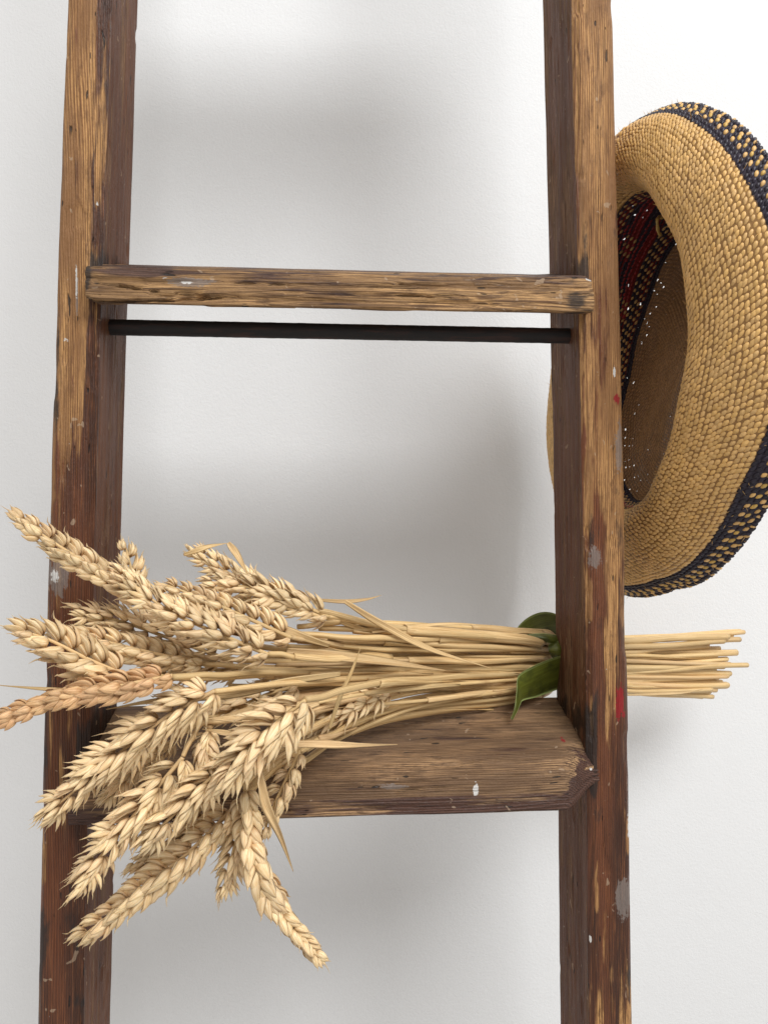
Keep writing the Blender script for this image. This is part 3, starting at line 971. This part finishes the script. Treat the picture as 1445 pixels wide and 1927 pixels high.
def make_stalk(label, ear_pts, stem_pts, style='plump', roll=0.0, width=1.0, name='wheat_stalk', group='wheat stalks in the bundle', n_sp=None, seed=0, r_stem=0.0020, openness=1.0, nodes=(0.45,), group_only=False):
    """ear_pts: base..tip as (px,py,Y); stem_pts: ear base .. cut end"""
    rng = np.random.RandomState(1000 + seed)
    ends = [P(*q) for q in stem_pts]
    for kq in range(len(ends) - 4, len(ends)):
        if kq >= 0: ends[kq] = ends[kq] + np.array([0, 0, rng.uniform(-1, 1) * (.0028, .0020, .0020, .0038)[kq - len(ends) + 4]])
    if ear_pts:
        eb = [P(*q) for q in ear_pts]
        path_st = catmull([eb[0]] + ends, 110)
    else:
        path_st = catmull(ends, 110)
    wg = np.linspace(0, 1, 110)[:, None] * np.array([[6.0, 0, 0]]) + seed
    path_st[:, 2] += 0.0009 * vnoise(wg, (1.9, 1, 1), 7, 2) * 1.6; path_st[:, 1] += 0.0008 * vnoise(wg, (1.1, 1, 1), 8, 2)
    origin = path_st[-1].copy()
    root = link(name, None, None, None, origin)
    tag(root, label, 'wheat' if ear_pts else 'straw', group)
    V, Fc, uv, tone = stem_mesh(path_st, r_stem * 0.85, r_stem * rng.uniform(1.1, 1.5), nodes, rng)
    me = mesh_from('stem', V - origin, Fc)
    set_uv(me, uv); fattr(me, 'tone', tone); fattr(me, 'tipness', np.zeros(len(V)))
    stem_o = link('stem', me, M_stem, root)
    # dry leaf sheaths wrapped round parts of the stem, their ends peeling off
    for sk in range(2 if rng.rand() < .6 else 1):
        a0 = rng.randint(4, 40) if sk == 0 else rng.randint(45, 62); ln_ = rng.randint(16, 30)
        seg_ = path_st[a0:a0 + ln_]
        nsg = len(seg_)
        tgs = np.gradient(seg_, axis=0); tgs /= np.linalg.norm(tgs, axis=1)[:, None]
        e1 = np.cross(tgs, [0.1, 1, .2]); e1 /= np.linalg.norm(e1, axis=1)[:, None]; e2 = np.cross(tgs, e1)
        s_ = np.linspace(0, 1, nsg)
        ph0 = rng.uniform(0, 6.28); arc_ = rng.uniform(2.4, 4.4) * (1 - 0.75 * s_ ** 2)
        na_ = 9
        rb = r_stem * 1.22 * (1 + 0.75 * s_ ** 3 * rng.uniform(0, 1))
        outer, inner_ = [], []
        for i_ in range(nsg):
            for k_ in range(na_):
                g_ = ph0 + (k_ / (na_ - 1) - .5) * arc_[i_] + 1.2 * s_[i_]
                dirv = e1[i_] * math.cos(g_) + e2[i_] * math.sin(g_)
                rk = rb[i_] * (1 + 0.10 * math.sin(k_ * 2.1 + i_ * .4) + 0.25 * (abs(k_ / (na_ - 1) - .5) * 2) ** 3)
                outer.append(seg_[i_] + dirv * rk); inner_.append(seg_[i_] + dirv * (rk - 0.00018))
        Fo = grid_faces(nsg, na_); nv_ = len(outer)
        ring_ = list(range(0, na_)) + [r_ * na_ + na_ - 1 for r_ in range(1, nsg)] + [(nsg - 1) * na_ + k_ for k_ in range(na_ - 2, -1, -1)] + [r_ * na_ for r_ in range(nsg - 2, 0, -1)]
        Fl = [tuple(int(x) for x in f_) for f_ in Fo] + [tuple(int(x) + nv_ for x in f_[::-1]) for f_ in Fo] + [(b_, a_, a_ + nv_, b_ + nv_) for a_, b_ in zip(ring_, ring_[1:] + ring_[:1])]
        mes = mesh_from('leaf_sheath', np.array(outer + inner_) - origin, Fl)
        uvs = np.stack([np.tile(np.linspace(0, 1.4, na_), nsg), np.repeat(s_ * 2, na_)], 1) + rng.uniform(0, 9)
        set_uv(mes, np.vstack([uvs, uvs])); fattr(mes, 'tone', np.full(2 * nv_, rng.uniform(0, .35))); fattr(mes, 'tipness', np.zeros(2 * nv_))
        link('leaf_sheath', mes, M_stem, root)
    if not ear_pts: return root
    path = catmull(eb, 60)
    L = np.concatenate([[0], np.cumsum(np.linalg.norm(np.diff(path, axis=0), axis=1))])
    Lt = L[-1]
    V, Fc, uv, _ = tube(path, np.linspace(0.0013, 0.0006, 60), 8, 12.0)
    me = mesh_from('ear', V - origin, Fc)
    set_uv(me, uv); fattr(me, 'tone', np.zeros(len(V))); fattr(me, 'tipness', np.zeros(len(V)))
    ear = link('ear', me, M_stem, root)
    tg = np.gradient(path, axis=0); tg /= np.linalg.norm(tg, axis=1)[:, None]
    view = np.array([0, -1, 0.0])
    N = n_sp or max(8, int(round(Lt / 0.0043)))
    step_ = Lt / (N + 0.3)
    meshes = spikelet_variants(style)
    for i in range(N):
        d = (i + 0.35) * step_
        p = np.array([np.interp(d, L, path[:, k]) for k in range(3)])
        t = np.array([np.interp(d, L, tg[:, k]) for k in range(3)]); t /= np.linalg.norm(t)
        side0 = np.cross(view, t); side0 /= np.linalg.norm(side0) + 1e-9
        up0 = np.cross(t, side0)
        a = roll + 0.25 * math.sin(i * .35 + seed)
        sgn = 1 if i % 2 == 0 else -1
        out_ = (side0 * math.cos(a) + up0 * math.sin(a)) * sgn
        f = i / max(1, N - 1)
        last = (i == N - 1)
        lean = R(rng.uniform(19, 40)) * openness * (1 - 0.45 * f) if not last else 0
        zax = t * math.cos(lean) + out_ * math.sin(lean)
        yax = out_ * math.cos(lean) - t * math.sin(lean)
        xax = np.cross(yax, zax)
        tw = rng.uniform(-.22, .22) if style in ('plump', 'red') else sgn * rng.uniform(.1, 1.1)
        xa = xax * math.cos(tw) + yax * math.sin(tw); ya = np.cross(zax, xa)
        prof = (0.72 + 0.42 * math.sin(math.pi * min(1, 0.12 + f * 0.88) ** 0.8)) * width * 0.98
        s = prof * rng.uniform(.86, 1.10)
        M = Matrix(((xa[0], ya[0], zax[0], 0), (xa[1], ya[1], zax[1], 0), (xa[2], ya[2], zax[2], 0), (0, 0, 0, 1)))
        o = link('spikelet', meshes[rng.randint(len(meshes))], None, ear)
        q = p + out_ * 0.0012 + t * rng.uniform(-.0007, .0007) + up0 * rng.uniform(-.0008, .0008) - origin
        o.matrix_local = Matrix.Translation(tuple(q)) @ M @ Matrix.Diagonal((s, s, s * rng.uniform(.96, 1.06), 1))
    return root

# bundle crossing point behind the right rail's inner edge and the cut ends beyond it
def ends(yb, yc, ye, xe=1370, dY=0.0, yl=None, xl_=None):
    """path from around px 760 through the tie at px 1050 to the cut end"""
    pts = []
    q = 1258 + (ye - 1255) * 1.0
    pts += [(1000, yb, 0.525 + dY), (1060, yc, 0.545 + dY), (1180, (yc * .35 + q * .65), 0.575 + dY), (xe, 1254 + (ye - 1252) * 0.92 - (xe - 1320) * 0.10, 0.618 + dY)]
    return pts

S = make_stalk
# --- upper group
S('wheat ear pointing to the upper left corner, topmost tip at the left rail', [(262, 1128, .425), (185, 1075, .42), (100, 1020, .415), (30, 972, .41)], [(420, 1180, .43), (620, 1205, .455), (820, 1222, .49)] + ends(1222, 1222, 1215, 1352, .004), 'plump', 1.35, 1.02, seed=1, openness=.9)
S('long wheat ear lying across the middle, running down right to its stem', [(505, 1232, .418), (430, 1200, .412), (320, 1150, .408), (215, 1075, .412)], [(600, 1238, .43), (760, 1240, .47)] + ends(1240, 1238, 1236, 1385, .0), 'open', .5, 1.05, seed=2)
S('short wheat ear standing upright behind the others beside the left rail', [(262, 1140, .45), (252, 1090, .455), (236, 1026, .46)], [(350, 1190, .46), (600, 1225, .48)] + ends(1230, 1235, 1240, 1340, .006), 'plump', 1.2, .92, seed=3)
S('wheat ear between the long middle ear and the upper pair', [(548, 1200, .432), (470, 1165, .428), (390, 1130, .43), (305, 1098, .435)], [(660, 1215, .455), (820, 1222, .485)] + ends(1215, 1222, 1213, 1390, .002), 'plump', .9, 1.0, seed=4)
S('wheat ear at the back of the upper pair, half hidden by a bent straw', [(500, 1130, .46), (440, 1085, .465), (362, 1032, .47)], [(620, 1165, .475), (800, 1190, .50)] + ends(1200, 1210, 1196, 1398, .006), 'open', .3, .95, seed=5)
S('wheat ear at the front of the upper pair, curving down to the right', [(618, 1160, .445), (540, 1128, .44), (465, 1105, .44), (385, 1098, .443)], [(720, 1178, .465), (860, 1192, .50)] + ends(1198, 1212, 1200, 1375, .004), 'open', .7, 1.08, seed=6)
S('narrow tipped wheat ear in front of the left rail, under the long middle ear', [(420, 1238, .438), (330, 1205, .436), (230, 1170, .432), (140, 1148, .43)], [(560, 1245, .45), (760, 1250, .48)] + ends(1250, 1245, 1245, 1366, .0), 'fan', .25, 1.0, seed=7)
S('slim wheat ear below the narrow tipped one, pointing left', [(380, 1248, .430), (300, 1232, .425), (200, 1208, .42), (105, 1190, .416)], [(540, 1258, .445), (760, 1262, .475)] + ends(1258, 1250, 1262, 1405, -.002), 'plump', 1.1, .98, seed=8)
S('thick pale wheat ear hanging past the outer edge of the left rail', [(238, 1272, .412), (165, 1240, .406), (95, 1205, .40), (32, 1185, .396)], [(420, 1275, .425), (640, 1265, .455), (820, 1262, .485)] + ends(1262, 1250, 1268, 1372, .002), 'plump', 1.0, 1.22, seed=9)
S('reddish brown wheat ear reaching the left edge of the picture', [(325, 1272, .398), (230, 1290, .392), (120, 1312, .388), (-15, 1358, .385)], [(460, 1268, .42), (640, 1262, .45), (820, 1258, .485)] + ends(1255, 1248, 1252, 1360, -.004), 'red', 1.35, 1.05, seed=10, openness=.85, r_stem=.0023, nodes=(.14, .6))
S('shaded wheat ear deep in the bundle below the slim one', [(450, 1262, .452), (360, 1258, .45), (262, 1250, .45)], [(620, 1268, .465), (820, 1268, .49)] + ends(1268, 1255, 1270, 1350, 0), 'fan', .6, .9, seed=11)
# --- lower group
S('large open wheat ear sloping down across the left rail', [(405, 1300, .402), (320, 1345, .398), (210, 1430, .394), (82, 1538, .39)], [(520, 1285, .42), (680, 1275, .455), (840, 1268, .49)] + ends(1265, 1255, 1282, 1368, 0), 'fan', .1, 1.18, seed=12, openness=1.25)
S('drooping wheat ear whose stem bends over in a hook', [(345, 1425, .402), (290, 1490, .398), (215, 1580, .396), (142, 1672, .394)], [(362, 1390, .405), (385, 1358, .41), (440, 1352, .415), (600, 1318, .44), (800, 1285, .485)] + ends(1275, 1258, 1285, 1340, 0), 'fan', .15, 1.1, seed=13, openness=1.15, r_stem=.0017)
S('wheat ear with a pale pointed tip between the hooked one and the biggest one', [(440, 1425, .405), (390, 1470, .40), (330, 1530, .396), (268, 1590, .394)], [(500, 1380, .41), (620, 1330, .44), (820, 1290, .49)] + ends(1282, 1262, 1290, 1352, 0), 'fan', .2, 1.12, seed=14, openness=1.2)
S('lowest drooping wheat ear on the left with kernels in two rows', [(440, 1520, .425), (360, 1600, .42), (260, 1680, .418), (152, 1765, .415)], [(500, 1460, .43), (600, 1395, .445), (760, 1330, .48)] + ends(1295, 1268, 1300, 1368, .002), 'plump', 1.0, 1.2, seed=15)
S('biggest wheat ear nearest the viewer in the centre of the bundle', [(575, 1318, .392), (530, 1352, .388), (470, 1405, .384), (425, 1470, .382)], [(680, 1292, .42), (830, 1275, .475)] + ends(1272, 1258, 1275, 1330, 0), 'open', .55, 1.32, seed=16, openness=1.2, n_sp=15, r_stem=.0024)
S('wheat ear hanging straight below the tread and curving to the right', [(462, 1485, .412), (470, 1580, .408), (515, 1695, .406), (598, 1800, .404)], [(470, 1465, .413), (530, 1400, .42), (640, 1345, .445), (800, 1300, .485)] + ends(1285, 1262, 1296, 1322, 0), 'plump', 1.3, 1.26, seed=17, openness=.85)
S('short wheat ear tucked behind the one that hangs lowest', [(462, 1515, .428), (440, 1600, .426), (420, 1682, .425)], [(500, 1450, .43), (620, 1375, .45), (800, 1318, .485)] + ends(1295, 1270, 1306, 1335, 0), 'fan', .2, .95, seed=18)
S('wheat ear lying under the stems in the middle of the tread', [(735, 1302, .462), (670, 1325, .452), (600, 1352, .445), (530, 1385, .44)], [(800, 1296, .485)] + ends(1290, 1265, 1302, 1318, .002), 'open', .8, .95, seed=19)
S('shaded wheat ear behind the hooked stem', [(560, 1290, .44), (500, 1308, .435), (430, 1338, .432), (372, 1352, .43)], [(700, 1282, .46)] + ends(1276, 1262, 1292, 1310, .004), 'open', .3, .95, seed=20)
S('small wheat ear dangling between the hooked stem and the biggest ear', [(392, 1372, .41), (386, 1410, .408), (400, 1462, .406)], [(420, 1352, .42), (560, 1315, .44), (760, 1290, .48)] + ends(1280, 1264, 1296, 1345, 0), 'open', .7, .9, seed=21, n_sp=10)
S('short wheat ear against the front edge of the tread', [(566, 1412, .432), (540, 1465, .428), (510, 1530, .425), (492, 1580, .425)], [(620, 1382, .437), (740, 1335, .47)] + ends(1300, 1272, 1310, 1320, .002), 'plump', .9, .85, seed=22)
S('shaded wheat ear between the drooping ears and the lowest one', [(400, 1500, .43), (330, 1570, .43), (245, 1640, .43)], [(480, 1440, .435), (620, 1370, .455), (800, 1310, .485)] + ends(1295, 1270, 1308, 1340, .002), 'fan', .7, .85, seed=23)
S('shaded wheat ear in front of the left rail between two large ears', [(330, 1390, .422), (260, 1440, .42), (195, 1505, .42)], [(420, 1340, .43), (620, 1300, .455)] + ends(1280, 1262, 1290, 1355, .004), 'fan', .9, .9, seed=24)

# --- stems whose ears lie hidden in the heap
rngs = np.random.RandomState(42)
extra = [
    ((560, 1180), (700, 1172), 1192, 1206, 1194, 1392), ((600, 1150), (760, 1180), 1205, 1216, 1210, 1360), ((560, 1195), (760, 1200), 1210, 1220, 1226, 1384),
    ((540, 1215), (740, 1220), 1222, 1226, 1232, 1345), ((520, 1250), (740, 1245), 1244, 1238, 1244, 1372), ((430, 1262), (680, 1256), 1252, 1244, 1258, 1352),
    ((430, 1290), (640, 1282), 1262, 1250, 1264, 1345), ((480, 1300), (700, 1290), 1272, 1256, 1276, 1366), ((560, 1330), (760, 1296), 1270, 1258, 1284, 1328),
    ((500, 1440), (680, 1350), 1300, 1268, 1300, 1315), ((520, 1470), (700, 1362), 1308, 1274, 1304, 1365), ((540, 1450), (740, 1345), 1296, 1268, 1310, 1338),
    ((560, 1205), (760, 1210), 1216, 1224, 1218, 1330), ((600, 1185), (800, 1190), 1200, 1214, 1204, 1368), ((470, 1240), (700, 1232), 1234, 1232, 1238, 1348),
    ((600, 1345), (780, 1318), 1288, 1264, 1290, 1350)]
for i, (a, b, yb, yc, ye, xe) in enumerate(extra):
    y0 = .425 + .03 * rngs.rand() if a[1] > 1240 else .44 + .025 * rngs.rand()
    S('bare golden straw in the bundle whose ear lies hidden in the heap', None, [(a[0], a[1], y0), (b[0], b[1], (y0 + .49) / 2 - .004)] + ends(yb, yc, ye, xe, rngs.uniform(-.008, .008)), name='straw', group='bare straws in the bundle', seed=200 + i, r_stem=rngs.uniform(.0013, .0025), nodes=tuple(rngs.uniform(.2, .8, 2)))

# --- dry leaf blades and broken straws
def blade(label, pts, wid, seed, fold=0.5, cat='straw', tone=0.1):
    rng = np.random.RandomState(seed)
    path = catmull([P(*q) for q in pts], 60)
    n = len(path)
    tg = np.gradient(path, axis=0); tg /= np.linalg.norm(tg, axis=1)[:, None]
    view = np.array([0, -1.0, 0.2])
    sd = np.cross(view, tg); sd /= np.linalg.norm(sd, axis=1)[:, None]
    nrm = np.cross(tg, sd)
    s = np.linspace(0, 1, n)
    w_ = wid * (0.30 + 0.70 * np.clip(np.sin(math.pi * np.clip(s * .9 + .1, 0, 1)), 0, 1)) * (1 - .75 * s ** 3)
    tw = 0.5 * np.sin(s * 4 + seed)
    V, uv = [], []
    for i in range(n):
        a_ = sd[i] * math.cos(tw[i]) + nrm[i] * math.sin(tw[i]); b_ = np.cross(tg[i], a_)
        for (x, y) in ((-1, fold * .5), (-.5, .05), (0, -fold * .4), (.5, .05), (1, fold * .5), (.5, .05 + .22), (0, -fold * .4 + .22), (-.5, .05 + .22)):
            V.append(path[i] + a_ * x * w_[i] / 2 + b_ * y * w_[i] / 2); uv.append((x * .6 + 3, s[i] * 2))
    V = np.array(V)
    Fc = [tuple(int(q) for q in f) for f in grid_faces(n, 8, True)] + [tuple(range(8))[::-1], tuple(range((n - 1) * 8, n * 8))]
    me = mesh_from('dry_leaf', V - path[0], Fc)
    set_uv(me, np.array(uv) + rng.rand() * 9); fattr(me, 'tone', np.full(len(V), tone)); fattr(me, 'tipness', np.zeros(len(V)))
    o = link('dry_leaf', me, M_stem, None, path[0])
    tag(o, label, cat)
    return o
blade('dry straw blade crossing the stems diagonally from upper left to lower right', [(650, 1132, .44), (720, 1175, .45), (810, 1222, .465), (925, 1258, .49)], .0052, 1)
blade('thin dry blade curling up off the stems toward the wall', [(590, 1128, .44), (650, 1132, .45), (690, 1128, .455), (718, 1120, .46)], .0028, 2, tone=.3)
blade('thin dry blade lying on top of the stems pointing right', [(700, 1190, .455), (770, 1180, .465), (850, 1174, .48), (924, 1177, .49)], .0028, 3)
blade('broad pointed dry blade lying on the tread pointing right', [(500, 1402, .412), (580, 1400, .418), (660, 1402, .425), (748, 1401, .432)], .0050, 4)
blade('folded dry blade hanging down in front of the tread edge', [(488, 1450, .392), (500, 1510, .392), (528, 1570, .393), (552, 1640, .395)], .0056, 5, 1.2)
blade('short thin straw sticking up across the middle stems', [(620, 1372, .425), (640, 1310, .42), (662, 1262, .418), (678, 1220, .416)], .0030, 6)
blade('thin straw pointing out to the left behind the reddish ear', [(250, 1308, .405), (160, 1302, .405), (80, 1296, .405), (-20, 1288, .405)], .0028, 7)
blade('bent dry blade arching over the upper ears', [(346, 1044, .435), (390, 1030, .434), (428, 1022, .433)], .0034, 8)
blade('upright end of the bent blade above the upper ears', [(430, 1021, .433), (446, 1046, .434), (468, 1082, .436)], .0048, 9, .9)
blade('wide dry sheath along the reddish ear stem', [(640, 1268, .436), (540, 1282, .425), (440, 1305, .412), (300, 1318, .405), (200, 1335, .40)], .0056, 10)
blade('curved stray blade beside the pale stems on the left side of the tread', [(620, 1215, .44), (560, 1195, .435), (520, 1178, .435), (500, 1160, .44)], .006, 11, tone=.35)
blade('papery sheath wrapped over the hooked stem', [(600, 1322, .425), (520, 1345, .412), (450, 1352, .405), (388, 1352, .402)], .0075, 12)
blade('second papery blade under the hooked stem', [(520, 1420, .408), (470, 1392, .404), (420, 1378, .402), (380, 1372, .402)], .0042, 13, tone=.25)
blade('loose husk blade lying on the upper stems', [(640, 1170, .452), (720, 1196, .462), (800, 1212, .475), (880, 1218, .49)], .005, 14)
blade('pinkish broad dry blade in the middle of the stems', [(540, 1224, .43), (640, 1236, .438), (740, 1248, .455), (840, 1262, .475)], .0068, 15, .8, tone=.28)
blade('thin straw end poking from the underside of the cut stems', [(1180, 1308, .56), (1240, 1306, .575), (1290, 1303, .585), (1325, 1296, .595)], .0026, 16)

# ------------------------------------------------------------------ green leaf tie
def sheet(name, rows, m, parent, origin, thick=0.0006, nu=36, nv=16):
    """smooth surface through rows of control points (each row a list of (px,py,Y))"""
    ctl = [catmull([P(*q) for q in r], nu) for r in rows]
    ctl = np.array(ctl)                     # rows x nu x 3
    surf = np.array([catmull(ctl[:, j], nv) for j in range(nu)])   # nu x nv x 3
    du = np.gradient(surf, axis=0); dv = np.gradient(surf, axis=1)
    nn = np.cross(du, dv); nn /= np.linalg.norm(nn, axis=-1)[..., None] + 1e-12
    e = np.minimum(np.linspace(0, 1, nv)[None, :], 1 - np.linspace(0, 1, nv)[None, :]) * 2
    th = thick * (0.4 + 0.6 * np.minimum(1, e * 4)) * np.ones((nu, nv))
    A = (surf + nn * th[..., None] / 2).reshape(-1, 3); B = (surf - nn * th[..., None] / 2).reshape(-1, 3)
    Fa = grid_faces(nu, nv); Fb = Fa[:, ::-1] + nu * nv
    Fc = [tuple(int(i) for i in f) for f in np.vstack([Fa, Fb])]
    idx = lambda i, j: i * nv + j
    ring = [idx(i, 0) for i in range(nu)] + [idx(nu - 1, j) for j in range(1, nv)] + [idx(i, nv - 1) for i in range(nu - 2, -1, -1)] + [idx(0, j) for j in range(nv - 2, 0, -1)]
    N_ = nu * nv
    for a, b in zip(ring, ring[1:] + ring[:1]): Fc.append((b, a, a + N_, b + N_))
    V = np.vstack([A, B])
    me = mesh_from(name, V - origin, Fc)
    uu = np.repeat(np.linspace(0, 1, nu), nv); vv = np.tile(np.linspace(0, 1, nv), nu)
    set_uv(me, np.tile(np.stack([vv, uu], 1), (2, 1)))
    fattr(me, 'edge', np.tile(np.abs(vv * 2 - 1), 2))
    return link(name, me, m, parent)

og = P(1052, 1235, .532)
tie = link('leaf_tie', None, None, None, og)
tag(tie, 'green leaf ribbon tied round the wheat stems beside the right rail', 'leaf')
sheet('leaf_loop', [[(958, 1202, .546), (985, 1168, .548), (1018, 1152, .550), (1050, 1158, .552), (1062, 1185, .556)],
                    [(962, 1206, .544), (990, 1192, .548), (1020, 1182, .552), (1045, 1178, .554), (1060, 1196, .556)],
                    [(968, 1210, .542), (1000, 1212, .546), (1030, 1214, .550), (1055, 1212, .552), (1065, 1210, .554)]], M_leaf, tie, og)
sheet('leaf_fold', [[(992, 1194, .522), (1015, 1192, .520), (1040, 1194, .521), (1066, 1200, .524)],
                    [(1002, 1199, .517), (1022, 1200, .515), (1042, 1203, .516), (1066, 1210, .520)],
                    [(1020, 1207, .519), (1034, 1210, .518), (1048, 1213, .519), (1066, 1220, .524)]], M_leaf, tie, og)
sheet('knot', [[(1034, 1212, .521), (1050, 1208, .517), (1072, 1212, .521)],
               [(1032, 1222, .514), (1050, 1222, .511), (1072, 1226, .516)],
               [(1040, 1238, .521), (1052, 1240, .517), (1072, 1240, .522)]], M_leaf, tie, og, 0.002)
sheet('leaf_end', [[(1060, 1232, .513), (1030, 1242, .507), (1000, 1255, .501), (975, 1272, .496), (972, 1300, .491), (968, 1330, .488), (960, 1354, .487)],
                   [(1062, 1258, .517), (1032, 1268, .512), (1004, 1282, .505), (980, 1294, .497), (974, 1312, .492), (970, 1332, .488), (962, 1353, .487)],
                   [(1064, 1292, .525), (1036, 1302, .520), (1008, 1312, .513), (984, 1318, .502), (978, 1326, .494), (973, 1338, .4895), (964, 1355, .4875)]], M_leaf, tie, og, 0.0007)
# band round the bundle behind the rail
bc = P(1075, 1243, .552)
ang = np.linspace(0, 2 * math.pi, 40)
path = np.stack([bc[0] + 0.002 * np.sin(ang), bc[1] + 0.026 * np.cos(ang), bc[2] + 0.0245 * np.sin(ang)], 1)
V, Fc, uv, _ = tube(path, 0.0035, 8, 6.0, .5, caps=False)
me = mesh_from('tie_band', V - og, Fc); set_uv(me, uv); fattr(me, 'edge', np.zeros(len(V)))
link('tie_band', me, M_leaf, tie)
